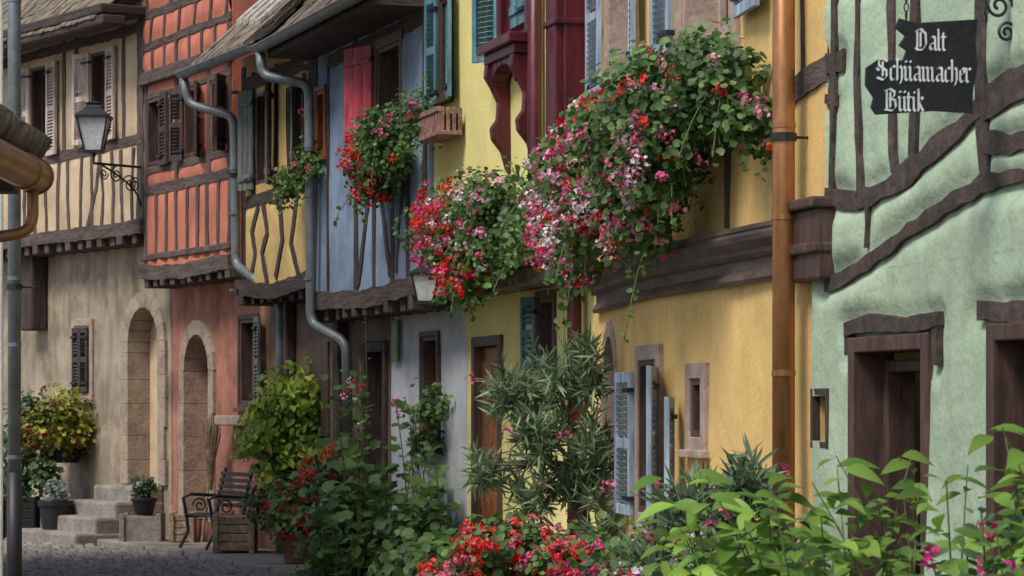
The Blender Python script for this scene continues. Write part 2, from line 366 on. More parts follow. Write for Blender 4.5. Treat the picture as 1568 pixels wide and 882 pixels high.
def cloud(ells,n,per=22,spread=.07,shell=.5):
    c=np.array([e[0] for e in ells],float); r=np.array([e[1] if hasattr(e[1],'__len__') else (e[1],)*3 for e in ells],float)
    wt=np.array([np.prod(x)**.75 for x in r]); wt/=wt.sum(); ns=max(1,n//per)
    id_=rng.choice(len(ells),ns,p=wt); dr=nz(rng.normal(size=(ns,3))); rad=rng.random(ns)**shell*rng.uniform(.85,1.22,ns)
    sub=c[id_]+dr*rad[:,None]*r[id_]; br=rng.uniform(.55,1.35,ns)*(.6+.5*rad)  # random per clump, plus inner shade painted in: leaf colour darkens toward the centre
    k=rng.integers(0,ns,n); pos=sub[k]+rng.normal(size=(n,3))*spread
    nrm=nz(pos-c[id_][k])*.7+rng.normal(size=(n,3))*.45+np.array([-.15,-.45,.45])
    return pos,nrm,br[k],sub
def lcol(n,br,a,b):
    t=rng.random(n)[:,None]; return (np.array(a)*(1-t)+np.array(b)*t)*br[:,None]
def flowers(parent,ells,n,cols,blooms=12,size=.034,rad=.042,name='flowers',outer=(.95,1.3)):
    c=np.array([e[0] for e in ells],float); r=np.array([e[1] if hasattr(e[1],'__len__') else (e[1],)*3 for e in ells],float)
    wt=np.array([np.prod(x)**.7 for x in r]); wt/=wt.sum(); id_=rng.choice(len(ells),n,p=wt)
    d=nz(rng.normal(size=(n,3))*.8+np.array([-.6,-.9,.12])); ctr=c[id_]+d*r[id_]*rng.uniform(*outer,(n,1))
    cc=np.array(cols)[rng.integers(0,len(cols),n)]
    rr=rad*rng.uniform(.5,1.25,n); q=nz(rng.normal(size=(n,blooms,3))+d[:,None]*.6)
    pos=(ctr[:,None]+q*rr[:,None,None]*np.array([1,1,.75])).reshape(-1,3); nr=(q+rng.normal(size=q.shape)*.3).reshape(-1,3)
    col=np.repeat(cc,blooms,0)*rng.uniform(.8,1.15,(n*blooms,1))
    leafmesh(name,T_BLOOM,pos,nr,size*rng.uniform(.75,1.2,n*blooms),np.clip(col,0,.92),PETAL,parent)
RED=(.78,.012,.012);SCAR=(.85,.06,.03);PINK=(.86,.15,.33);HOT=(.78,.04,.24);WHT=(.90,.78,.82);LPK=(.89,.43,.58)
GA=(.035,.085,.02);GB=(.13,.25,.055)
def geranium(name,ells,n,size=.06,a=GA,b=GB,fl=(),trail=0,per=20,spread=.06,tl=5):
    e=empty(name); pos,nrm,br,sub=cloud(ells,n,per,spread)
    if trail:
        g=G(); P=[];
        for i in range(trail):
            q=Vector(random.choice(sub)); pts=[q]
            dv=Vector((R(-.8,.15),R(-.8,.1),R(-.1,.45)))*.7
            for k in range(int(R(3,tl+1.5))): q=q+dv*.12; dv.z-=.2; pts.append(q.copy()); P+= [q+Vector((R(-.035,.035),R(-.035,.035),R(-.035,.035))) for _ in range(4)]
            g.tube(pts,.004,5)
        g.obj('stems',M['stem'],e); P=np.array(P); pos=np.vstack([pos,P]); nrm=np.vstack([nrm,rng.normal(size=P.shape)+[-.2,-.6,.5]]); br=np.concatenate([br,rng.uniform(.7,1.4,len(P))])
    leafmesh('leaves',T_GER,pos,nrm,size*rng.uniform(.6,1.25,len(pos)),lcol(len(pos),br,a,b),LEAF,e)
    for f in fl: flowers(e,**f) if 'ells' in f else flowers(e,ells,**f)
    return e
def wball(w,s,z,d,r): return (w.P(s,z,d),r)
# ============================================================ WALLS (plan, metres)
BU=Wall([(-6.51,39.13),(-4.51,36.0)]); BG=off(BU,-.35)
RU=Wall([(-4.496,36.0),(-3.166,33.21)]); RG=off(RU,-.35)
OU=Wall([(-3.003,32.8),(-2.04,30.4)]); BL=Wall([(-2.04,30.4),(-.757,26.39)])
OG=Wall([(-2.69,32.95),(-.405,26.4)])
PG=Wall([(-.405,26.4),(.64,22.5)]); PU=off(PG,.30)
OL=Wall([(.64,22.5),(.804,20.55),(.931,19.4),(1.244,17.72),(1.467,16.67),(1.658,15.85)])
GH=Wall([(1.658,15.85),(2.379,13.12)])
# ------------------------------------------------------------ beige house
h=empty('beige_half_timbered_house')
rail=[([(-2,4.96),(1.8,4.98),(3.7,5.02)],.13)]
st=[([(s,3.95),(s+R(-.05,.05),4.4),(s+R(-.07,.07),4.92)],.07) for s in(-1.3,-.8,-.35,.1,.42,.8,1.15,1.5,1.85,2.2,2.5,2.82,3.12,3.4)]
st+=[([(s,5.0),(s,6.6)],.09) for s in(-.1,1.35,1.72,3.15)]+[([(3.62,3.9),(3.64,6.6)],.17),([(-2,6.35),(3.7,6.38)],.12)]+[([(2.05,4.0),(2.35,4.5),(2.45,4.9)],.07)]
H=[(.3,.82,5.04,6.2),(2.2,2.66,5.08,6.2)]
wallsheet('upper_wall',BU,-2.2,3.71,3.88,6.7,M['beige'],h,H,timbers=rail+st)
timbers_obj('timber_frame',BU,rail+st,M['timberg'],h)
for a in H: window(BU,*a,h,M['brownp'])
shutter(BU,(.28,.03),(-.08,.13),5.0,6.22,M['wshut'],h); shutter(BU,(.84,.03),(1.24,.08),5.0,6.22,M['wshut'],h)
shutter(BU,(2.18,.03),(1.82,.1),5.06,6.22,M['wshut'],h); shutter(BU,(2.68,.03),(3.02,.08),5.06,6.22,M['wshut'],h)
joists(BU,-2.2,3.7,3.86,h,M['timberg'],sag=.02)
ah=archhole(3.02,.43,.75,2.54)
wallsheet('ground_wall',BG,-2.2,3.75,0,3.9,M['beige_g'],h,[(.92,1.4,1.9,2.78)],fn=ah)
arch(BG,3.02,.43,.75,2.54,h,M['stoneb'],M['dwood'],sw=.2,depth=.4)
window(BG,.92,1.4,1.9,2.78,h,M['stoneb'],M['stoneb'],.09,depth=.1)
shutter(BG,(.93,.05),(1.16,.06),1.92,2.76,M['dshut'],h); shutter(BG,(1.39,.05),(1.17,.06),1.92,2.76,M['dshut'],h)
g=G()
for i in range(4): g.wb(BG,2.35-.22*i+R(-.05,.05),3.55+.01*i,0,.74-.185*i,.0,.4+.27*i)
g.obj('entrance_steps',M['stoneg'],h,bevel=.035)
g=G(); g.wb(BG,-.1,1.9,0,.5,.05,.4); g.obj('stone_ledge',M['stoneg'],h,bevel=.04)
g=G(); g.wb(BU,-.35,.05,2.75,3.75,-.33,-.1); g.obj('timber_console',M['timber'],h,bevel=.03)
body(BU,-2.2,3.7,6.62,h,M['beige'],ez=6.35,ed=.6)
g=G(); g.wb(BU,-2.2,3.85,6.36,6.48,.3,.62); g.wb(BU,-2.2,3.8,6.5,6.62,-.05,.62); g.obj('eave_boards',M['timber_h'],h,bevel=.02)
# ------------------------------------------------------------ red house
h=empty('red_half_timbered_house')
tm=[([(s,3.5),(s+R(-.03,.03),4.3)],.085) for s in(.08,.45,.82,1.2,1.58,1.95,2.3,2.65,3.02)]
tm+=[([(0,4.36),(3.1,4.36)],.12),([(0,4.6),(3.1,4.6)],.08),([(0,5.72),(3.1,5.74)],.14),([(0,5.5),(3.1,5.5)],.06),([(0,6.12),(3.1,6.14)],.09),([(0,6.5),(3.1,6.5)],.10)]
tm+=[([(s,5.8),(s,6.1)],.07) for s in(.3,.75,1.2,1.65,2.1,2.55,3.0)]+[([(s,6.1),(s+.1,6.5)],.07) for s in(.2,.7,1.25,1.8,2.35,2.9)]+[([(s,6.5),(s,7.4)],.1) for s in(.1,1,2,3)]
tm+=[([(s,4.4),(s,5.7)],.11) for s in(.06,1.2,2.35,3.03)]
H=[(.14,.62,4.66,5.46),(1.5,2.02,4.66,5.46),(2.45,2.9,4.66,5.46)]
wallsheet('upper_wall',RU,0,3.09,3.3,7.5,M['red'],h,H,timbers=tm,bulge=.03)
timbers_obj('timber_frame',RU,tm,M['timberg'],h)
for a in H: window(RU,*a,h,M['brownp'])
shutter(RU,(.64,.03),(1.05,.08),4.62,5.48,M['dshut'],h);shutter(RU,(1.49,.03),(1.28,.12),4.62,5.48,M['dshut'],h);shutter(RU,(2.04,.03),(2.3,.16),4.62,5.48,M['dshut'],h);shutter(RU,(2.92,.03),(3.1,.2),4.62,5.48,M['dshut'],h)
joists(RU,0,3.1,3.3,h,M['timberg'],sag=-.03)
g=G(); g.wb(RU,-.03,3.12,3.5,3.58,0,.05);g.wb(RU,-.03,3.12,5.64,5.8,0,.09); g.obj('storey_beam',M['timberg_h'],h,bevel=.015)
ah=archhole(.98,.44,.35,2.15)
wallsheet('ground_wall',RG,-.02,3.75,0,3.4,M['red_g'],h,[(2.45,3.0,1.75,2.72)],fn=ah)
arch(RG,.98,.44,.35,2.15,h,M['stoneb'],M['dwood'],sw=.18)
window(RG,2.45,3.0,1.75,2.72,h,M['brownp'],M['brownp'],.06)
shutter(RG,(3.02,.05),(3.3,.1),1.72,2.74,M['gshut'],h)
g=G(); g.wb(RG,2.2,3.2,1.5,1.62,.0,.25); g.obj('stone_sill',M['stone'],h,bevel=.02)
body(RU,0,3.1,7.5,h,M['red'],ez=7.4)
# ------------------------------------------------------------ ochre house
h=empty('ochre_half_timbered_house')
tm=[([(0.06,3),(0.06,5.5)],.13),([(.42,3.95),(.42,5.4)],.1),([(1.28,3.9),(1.28,5.4)],.1),([(2.5,3),(2.5,5.5)],.16),([(0,3.98),(2.59,4.02)],.12),([(0,5.3),(2.59,5.3)],.16),
 ([(.3,3.05),(.5,3.4),(.38,3.65),(.62,3.92)],.1),([(.95,3.05),(.75,3.4),(.95,3.6),(.8,3.92)],.1),([(1.25,3.1),(1.5,3.5),(1.4,3.92)],.1),([(2.05,3.1),(1.8,3.45),(2.0,3.92)],.1),([(2.0,4.05),(2.25,5.2)],.1)]
H=[(.55,1.15,4.15,5.15),(1.7,2.2,4.2,5.1)]
wallsheet('upper_wall',OU,0,2.59,2.95,5.6,M['ochre'],h,H,timbers=tm); timbers_obj('timber_frame',OU,tm,M['timber'],h)
for a in H: window(OU,*a,h,M['brownp'])
shutter(OU,(.53,.04),(.22,.12),4.1,5.2,M['gshut'],h,False);shutter(OU,(1.17,.04),(1.42,.17),4.1,5.2,M['gshut'],h,False);shutter(OU,(2.22,.04),(2.4,.2),4.2,5.15,M['gshut'],h,False)
joists(OU,0,2.6,2.97,h,M['timber'],sag=-.06)
body(OU,-.1,2.62,5.6,h,M['ochre'],ez=5.42,ed=.5); gutter(OU,-.55,2.2,5.47,.56,h,M['zinc'])
g=G()
q=lambda s,z,d:OU.P(s,z,d)
for k,(s,dz) in enumerate(((1.95,.27),(2.18,.25),(2.42,.22),(2.62,.18))):
    g.hexa([q(s,5.42+dz,.66),q(s+.19,5.42+dz,.66),q(s+.19,8.2,-2.2),q(s,8.2,-2.2),q(s,5.49+dz,.66),q(s+.19,5.49+dz,.66),q(s+.19,8.28,-2.2),q(s,8.28,-2.2)])
g.obj('verge_planks',M['plank'],h,bevel=.01)
# blue house
h=empty('blue_half_timbered_house')
tm=[([(.06,2.8),(.06,5.4)],.15),([(.6,2.8),(.6,5.2)],.09),([(1.72,2.8),(1.72,5.3)],.13),([(2.4,2.8),(2.38,5.3)],.1),([(3.05,2.8),(3.1,4.2)],.1),([(3.62,2.8),(3.55,4.2)],.11),([(4.15,2.8),(4.15,5.4)],.12),
 ([(1.7,4.22),(4.2,4.24)],.13),([(.6,5.2),(4.2,5.22)],.14),([(1.8,2.9),(2.1,3.5),(2.34,4.1)],.09),([(2.5,4.15),(2.75,3.5),(2.98,2.95)],.09),([(3.2,2.95),(3.5,4.1)],.08)]
H=[(2.55,3.35,4.36,5.1),(.14,.48,4.3,4.95)]
wallsheet('upper_wall',BL,0,4.21,2.72,5.6,M['blue'],h,H,timbers=tm,bulge=.03); timbers_obj('timber_frame',BL,tm,M['timber'],h)
window(BL,*H[0],h,M['brownp'],M['brownp'],.1); window(BL,*H[1],h,M['door'],M['door'],.05,cols=1)
shutter(BL,(2.47,.05),(2.02,.2),4.22,5.16,M['shred'],h,False)
joists(BL,0,4.25,2.74,h,M['timberg'],sag=-.05,hh=.16,step=.42,depth=.6)
body(BL,0,4.21,5.6,h,M['blue'],ez=5.36,ed=.5); gutter(BL,-.1,4.3,5.42,.58,h,M['zinc'])
g=G(); g.wb(BL,0,4.2,5.3,5.4,-.05,.5); g.obj('soffit_board',M['timber_h'],h)
H=[(3.7,4.5,.1,2.35),(5.65,6.12,1.35,2.36)]
wallsheet('ground_wall_brown',OG,-.3,4.62,0,3.1,M['brownwall'],h,H,wav=.004)
wallsheet('ground_wall_grey',OG,4.62,6.95,0,2.85,M['grey'],h,H)
g=G(); ring(g,OG,3.7,4.5,.1,2.35,.1,-.2,.04); g.obj('door_frame',M['timber'],h,bevel=.01)
g=G(); g.wb(OG,3.8,4.4,.1,2.25,-.2,-.14); g.obj('painted_dark_backing',M['dwood'],h)
window(OG,*H[1],h,M['brownp'],M['brownp'],.05)
g=G(); g.wb(OG,.9,1.05,0,2.9,0,.12); g.wb(OG,2.9,3.1,0,2.9,0,.12); g.obj('timber_post',M['timber'],h,bevel=.02)
g=G(); g.wb(OG,1.6,2.4,1.4,2.4,-.01,.03); g.obj('wood_panel',M['dwood'],h,bevel=.01)
g=G(); g.wb(OG,4.75,4.95,2.15,2.55,.03,.05); g.obj('house_plate',M['gsign'],h,bevel=.01)
# ------------------------------------------------------------ pale yellow house
h=empty('pale_yellow_house')
H=[(.3,.62,4.45,5.3),(2.7,3.35,4.66,5.6)]
wallsheet('upper_wall',PU,0,4.1,2.7,6.4,M['pale'],h,H)
window(PU,*H[0],h,M['timber'],M['timber'],.05,cols=1); window(PU,*H[1],h,M['dkred'],M['dkred'],.08)
shutter(PU,(.27,.04),(0,.08),4.38,5.36,M['teal'],h); shutter(PU,(.66,.04),(.98,.1),4.38,5.36,M['teal'],h)
shutter(PU,(2.5,.06),(2.2,.20),4.52,5.64,M['teal'],h); shutter(PU,(3.33,.06),(2.85,.05),4.72,5.6,M['teal'],h,False)
g=G(); g.wb(PU,2.5,3.52,4.54,4.62,0,.25); g.wb(PU,2.54,3.48,4.46,4.54,0,.2); g.wb(PU,2.52,2.62,4.6,6,0,.09); g.wb(PU,3.38,3.48,4.6,6,0,.09)
for s in(2.56,3.36):
    prof=[(0,4.46),(.2,4.46),(.21,4.36),(.16,4.28),(.10,4.16),(.11,4.02),(.16,3.95),(.15,3.86),(.07,3.76),(.03,3.62),(0,3.58)]
    a=Vector(PU.P(s,0,0));b=Vector(PU.P(s+.09,0,0)); g.prism([PU.P(s,z,d) for d,z in prof],b-a)
for i in range(8):
    a0=math.pi*i/8;a1=math.pi*(i+1)/8; c=3.0; r=.37
    g.hexa([PU.P(c+r*math.cos(a),z,d) for d in(.03,.17) for a,z in((a0,4.24+.18*math.sin(a0)),(a1,4.24+.18*math.sin(a1)),(a1,4.465),(a0,4.465))])
g.obj('oriel_corbel',M['dkred'],h,bevel=.01)
g=G(); g.wb(PU,3.86,4.14,2.9,6.4,-.36,.05); g.wb(PU,4.14,4.17,3.3,6.4,-.30,-.01)
for z in(3.5,4.6,5.5): g.wb(PU,3.84,4.19,z,z+.05,-.35,.07)
g.obj('carved_post',M['dkred'],h,bevel=.012)
H=[(.3,1.22,.15,2.28),(2.48,2.92,2.05,2.58)]
wallsheet('ground_wall',PG,0,4.08,0,2.75,M['pale'],h,H)
g=G(); ring(g,PG,.26,1.26,.1,2.32,.09,-.2,.03); g.obj('door_frame',M['brownp'],h,bevel=.008)
g=G(); g.wb(PG,.35,1.17,.15,2.23,-.10,-.05)
for a in(.42,.8):
    for z0,z1 in((.3,.95),(1.05,2.1)): g.wb(PG,a,a+.3,z0,z1,-.06,-.035)
g.obj('painted_dark_backing',M['door'],h,bevel=.01)
window(PG,*H[1],h,M['brownp'],M['brownp'],.06); shutter(PG,(2.46,.04),(2.25,.1),2.0,2.6,M['teal'],h)
g=G(); g.wb(PU,-.05,4.1,2.66,2.8,-.3,.06); g.wb(PU,-.05,4.1,2.8,2.88,-.1,.09); g.obj('storey_moulding',M['mould'],h,bevel=.015)
body(PU,0,4.1,6.4,h,M['pale'])
# ------------------------------------------------------------ orange-yellow house
h=empty('orange_yellow_house')
ah=archhole(.98,.36,.0,1.85,.12)
H=[(2.62,3.3,.98,2.0),(4.22,4.5,1.5,1.86)]
wallsheet('ground_wall',OL,0,6.74,0,2.45,M['orange'],h,H,fn=ah)
arch(OL,.98,.36,.05,1.85,h,M['stone'],M['dwood'],sw=.12,depth=.2,proud=.02)
window(OL,*H[0],h,M['brownp'],M['stone'],.1,cols=2); window(OL,*H[1],h,M['brownp'],M['stone'],.1,cols=1,rows=1)
shutter(OL,(2.5,.05),(2.0,.08),.95,1.93,M['ltblue'],h); shutter(OL,(3.38,.05),(3.72,.17),1.0,1.95,M['ltblue'],h); shutter(OL,(3.85,.05),(4.08,.14),1.05,1.75,M['ltblue'],h)
H=[(.95,2.3,4.0,5.2),(4.0,5.15,3.92,5.1)]
wallsheet('upper_wall',OL,0,6.9,2.62,6.2,M['orange'],h,H)
for a in H: window(OL,*a,h,M['stone'],M['stone'],.14,cols=2,depth=.25)
shutter(OL,(.8,.06),(.32,.10),4.0,5.2,M['ltblue'],h); shutter(OL,(2.5,.06),(2.9,.1),3.96,5.2,M['ltblue'],h); shutter(OL,(3.85,.06),(3.5,.1),3.95,5.1,M['ltblue'],h); shutter(OL,(5.4,.06),(5.95,.10),3.95,5.1,M['ltblue'],h)
g=G(); g.strip(OL,.3,6.4,[(-.04,2.40),(.05,2.40),(.06,2.42),(.045,2.45),(.03,2.47),(.03,2.53),(.05,2.54),(.07,2.56),(.075,2.585),(.09,2.60),(.12,2.63),(.13,2.66),(.12,2.685),(.13,2.69),(.13,2.715),(-.04,2.72)])
g.obj('storey_moulding',M['mould'],h)
g=G(); g.wb(OL,6.4,6.98,2.36,2.74,-.03,.10); g.wb(OL,6.38,7.0,2.74,2.80,-.03,.14); g.wb(OL,6.39,6.99,2.5,2.56,-.03,.125); g.obj('beam_end',M['brownp'],h,bevel=.015)
timbers_obj('wall_timber',OL,[([(6.3,3.42),(6.9,3.5)],.14),([(6.45,5.6),(6.5,3.5)],.03)],M['timberg'],h,d1=.02)
g=G()
for a in((.8,2.45),(3.85,5.3)): g.wb(OL,a[0],a[1],3.78,3.86,-.02,.14); g.wb(OL,a[0]+.04,a[1]-.04,3.7,3.78,-.02,.09)
g.obj('stone_sill',M['stone'],h,bevel=.015)
timbers_obj('wall_post',OL,[([(5.05,2.75),(5.05,3.6)],.06)],M['timberg'],h)
body(Wall([OL.p[0],OL.p[-1]]),0,6.7,6.2,h,M['orange'],ez=6.1,d=-1.0)
# ------------------------------------------------------------ green house
h=empty('green_half_timbered_house')
tm=[([(.62,5.6),(.6,3.3),(.64,2.78)],.06),([(1.07,5.6),(1.05,3.4),(1.1,2.86)],.075),([(1.36,5.6),(1.38,3.3),(1.34,2.92)],.08),([(.24,5.6),(.26,3.7),(.2,2.45)],.07),
 ([(.14,2.8),(.5,2.77),(.8,2.76),(1.32,2.85),(1.6,2.93),(1.9,3.0),(2.15,3.08)],.10),([(.14,2.34),(.5,2.38),(.88,2.46),(1.3,2.56),(1.64,2.61),(2.18,2.72),(3.4,2.70)],.085),
 ([(2.16,5.6),(2.15,3.3),(2.2,2.75)],.11),([(2.2,3.1),(2.6,3.14),(3.4,3.2)],.15),([(.72,2.5),(.75,2.72)],.05),([(.14,3.52),(.4,3.5)],.12),([(.14,3.32),(.3,3.3)],.06),([(.15,3.95),(1.1,3.9),(2.1,3.95)],.13),
 ([(2.8,3.15),(2.78,5.5)],.12),([(2.2,2.9),(3.3,2.86)],.09)]
lint=[([(.48,2.09),(.85,2.11),(1.3,2.085),(1.70,2.10)],.07),([(2.18,2.12),(3.2,2.11)],.09),([(1.66,2.1),(1.67,1.88)],.05),([(.5,2.1),(.5,1.95)],.05)]
H=[(.6,1.58,.1,2.02),(2.3,3.1,.9,2.05),(.0,.2,1.5,1.74)]
wallsheet('wall_lower',GH,0,3.6,0,2.4,M['green'],h,H,timbers=tm+lint,bulge=.04,res=.035,wav=.012,ph=2.)
wallsheet('wall_upper',GH,.15,3.6,2.385,5.8,M['green'],h,timbers=tm,bulge=.0405,res=.035,wav=.012,ph=2.,returns=False); timbers_obj('timber_frame',GH,tm,M['gtim'],h,wob=.018,d1=.02)
timbers_obj('rough_lintel',GH,lint,M['gtim'],h,d1=.04,wob=.010)
g=G(); ring(g,GH,.55,1.6,.05,2.04,.08,-.18,.055); ring(g,GH,.66,1.5,.05,1.92,.06,-.26,-.1); ring(g,GH,2.3,3.1,.88,2.06,.08,-.2,.055); g.obj('door_frame',M['brownp'],h,bevel=.008)
g=G(); g.wb(GH,.6,1.58,.05,2.0,-.4,-.36); g.wb(GH,2.3,3.1,.9,2.05,-.2,-.16); g.wb(GH,-.02,.22,1.48,1.76,-.2,-.15); g.obj('painted_dark_backing',M['dark'],h)  # near-black sheets behind door, window and niche paint in their inner darkness
g=G(); ring(g,GH,-.02,.24,1.46,1.78,.035,-.15,.045); g.obj('niche_frame',M['timber'],h)
body(GH,0,3.6,5.8,h,M['green'])
# ------------------------------------------------------------ left side houses
h=empty('cream_house')
g=G(); g.hexa([(-9,22.3,0),(-3.86,22.3,0),(-5.6,29,0),(-10,29,0),(-9,22.3,7.6),(-3.86,22.3,7.6),(-5.6,29,7.6),(-10,29,7.6)]); g.obj('walls',M['cream'],h,bevel=.02)
g=G(); g.hexa([(-9.3,22,7.6),(-3.6,22,7.6),(-5.3,29.3,7.6),(-10.3,29.3,7.6),(-7.2,22,9.8),(-6.8,22,9.8),(-7.8,29.3,9.8),(-8,29.3,9.8)]); g.obj('roof',M['tile'],h)
window(Wall([(-9,22.29),(-3.86,22.29)]),1,1.9,3.2,4.5,h,M['brownp'],M['stone'],depth=.0)
pipe('downpipe',[(-3.76,22.2,7.5),(-3.76,22.2,.9)],.05,M['zinc'],clamps=[(-3.76,22.2,5.2),(-3.76,22.2,2.6)])
pipe('downpipe_foot',[(-3.76,22.2,1.2),(-3.76,22.2,0)],.058,M['iron'])
h=empty('porch_roof_house')
g=G(); g.box(-6,-3.0,9,15.1,0,2.9); g.obj('walls',M['cream'],h)
g=G()
for r in range(7):
    for k in range(36):
        y=15.2-k*.17; x=-2.42-r*.2; z=3.0+r*.145+R(-.01,.01)
        g.tube([(x,y,z),(x-.3,y,z+.2)],[.075,.06],10)
g.obj('roof_tiles',M['tile'],h,smooth=True)
g=G(); g.hexa([(-2.46,9,2.93),(-2.46,15.2,2.93),(-4.2,15.2,4.2),(-4.2,9,4.2),(-2.46,9,2.98),(-2.46,15.2,2.98),(-4.2,15.2,4.25),(-4.2,9,4.25)]); g.box(-3,-2.55,15.0,15.2,2.78,2.9); g.obj('roof_boards',M['timber'],h)
g=G(); 
for rr in(.08,.086): g.tube([(-2.44,15.05,2.86),(-2.44,9,2.86)],rr,20,cap=False)
g.tube([(-2.44,15.06,2.86),(-2.44,15.03,2.86)],.095,20); g.tube([(-2.44,14.7,2.86),(-2.44,14.66,2.86)],.095,20)
g.obj('round_gutter',M['copper'],h,smooth=True)
pipe('x',[(-2.43,14.9,2.8),(-2.43,14.9,2.57),(-2.62,14.8,2.53),(-2.95,14.8,2.5)],.03,M['copper'],h)
h=empty('pink_house')
PW=Wall([(-9.0,43.5),(-6.0,41.5)])
wallsheet('wall',PW,0,3.6,0,7,M['pink'],h,[(1.9,2.5,1.6,2.6)]); window(PW,1.9,2.5,1.6,2.6,h,M['brownp'],M['stone'],.1); body(PW,0,3.6,7,h,M['pink'])
# ------------------------------------------------------------ downpipes
P=lambda w,s,z,d: w.P(s,z,d)
pipe('downpipe',[P(OU,-.45,5.42,.56),P(OU,-.45,5.12,.5),P(OU,.05,4.95,.12),P(OU,.05,3.3,.10),P(OU,.5,3.12,.02),P(OG,.75,2.85,.1),P(OG,.75,0,.1)],.05,M['zinc'],clamps=[P(OU,.05,4.3,.12)])
pipe('downpipe',[P(BL,.0,5.36,.58),P(BL,.0,5.12,.55),P(BL,.40,5.0,.16),P(BL,.40,2.56,.14),P(OG,3.5,2.36,.14),P(OG,3.5,1.3,.12)],.05,M['zinc'],clamps=[P(BL,.40,4.3,.16)])
pipe('downpipe_foot',[P(OG,3.5,1.4,.12),P(OG,3.5,0,.12)],.055,M['brownp'])
pipe('dark_red_downpipe',[P(PU,3.66,6.2,.08),P(PU,3.66,3.4,.08),P(PG,3.75,2.9,.2),P(PG,3.8,2.6,.1),P(PG,3.8,0,.1)],.055,M['dkred'],clamps=[P(PG,3.8,2.1,.1)])
c=P(OL,6.55,0,.15)
pipe('copper_downpipe',[(c[0]+.01,c[1],6),(c[0]+.01,c[1],0)],.062,M['copper'],clamps=[(c[0]+.01,c[1],3.15)])
# ------------------------------------------------------------ lanterns
def lantern(name,c,z0,hh,wt,wb_):
    e=empty(name); x,y=c; zt=z0+hh*.66
    def sq(r,z): return [(x-r,y-r,z),(x+r,y-r,z),(x+r,y+r,z),(x-r,y+r,z)]
    g=G(); g.hexa(sq(wb_*.93,z0+.01)+sq(wt*.93,zt)); g.obj('glass',M['lampglass'],e)
    g=G(); A=sq(wb_,z0);B=sq(wt,zt)
    for a,b in zip(A,B): g.tube([a,b],.011*hh/.7+.002,6)
    g.hexa(sq(wb_*1.15,z0-.02)+sq(wb_*1.15,z0+.015)); g.hexa(sq(wt*1.12,zt-.01)+sq(wt*1.12,zt+.025)); g.hexa(sq(wt*1.1,zt+.02)+sq(wt*.45,zt+hh*.2)); g.hexa(sq(wt*.5,zt+hh*.2)+sq(wt*.42,zt+hh*.27)); g.hexa(sq(wt*.55,zt+hh*.27)+sq(wt*.1,zt+hh*.33))
    g.tube([(x,y,zt+hh*.3),(x,y,zt+hh*.42)],[.012,.004],6); g.tube([(x,y,z0-.1*hh),(x,y,z0)],[.02,.035],8)
    g.obj('lantern_frame',M['iron'],e,bevel=.003); return e
def scroll(g,o,ax,r0,turns,a0,sgn,rad=.009):
    pts=[]; n=int(18*turns)+2
    for i in range(n):
        t=i/(n-1); a=a0+sgn*2*math.pi*turns*t; r=r0*(1-.82*t); pts.append(Vector(o)+Vector(ax)*(r*math.cos(a))+Vector((0,0,r*math.sin(a))))
    g.tube(pts,rad,6)
lp=Vector(P(BU,3.9,0,.73)); e=lantern('wall_lantern',(lp.x-.02,lp.y),4.80,.62,.185,.10)
lp.x-=.02
wp=Vector(P(BU,3.66,0,.0)); ax=(lp-wp).normalized(); g=G()
g.tube([wp+Vector((0,0,4.66)),lp+Vector((0,0,4.66)),lp+Vector((0,0,4.76))],.016,8); g.tube([wp+Vector((0,0,4.78)),wp+Vector((0,0,4.15))],.018,8)
pts=[wp+ax*(.02+.62*t)+Vector((0,0,4.18+.46*math.sqrt(max(t,0)) )) for t in np.linspace(0,1,12)]; g.tube(pts,.013,6)
for o,r,a,s in((.2,.12,0,1),(.42,.10,1.5,-1),(.62,.07,3,1),(.12,.09,2,-1)): scroll(g,wp+ax*o+Vector((0,0,4.54-.1*(o<.3))),ax,r,1.6,a,s)
g.obj('scroll_bracket',M['iron'],e)
q=P(PU,.95,0,.31); e=lantern('hanging_lantern',(q[0],q[1]),2.60,.36,.115,.065)
g=G(); g.tube([(q[0],q[1],2.90),(q[0],q[1],3.02),P(PU,.95,3.06,0)],.011,6); g.obj('lantern_arm',M['iron'],e)
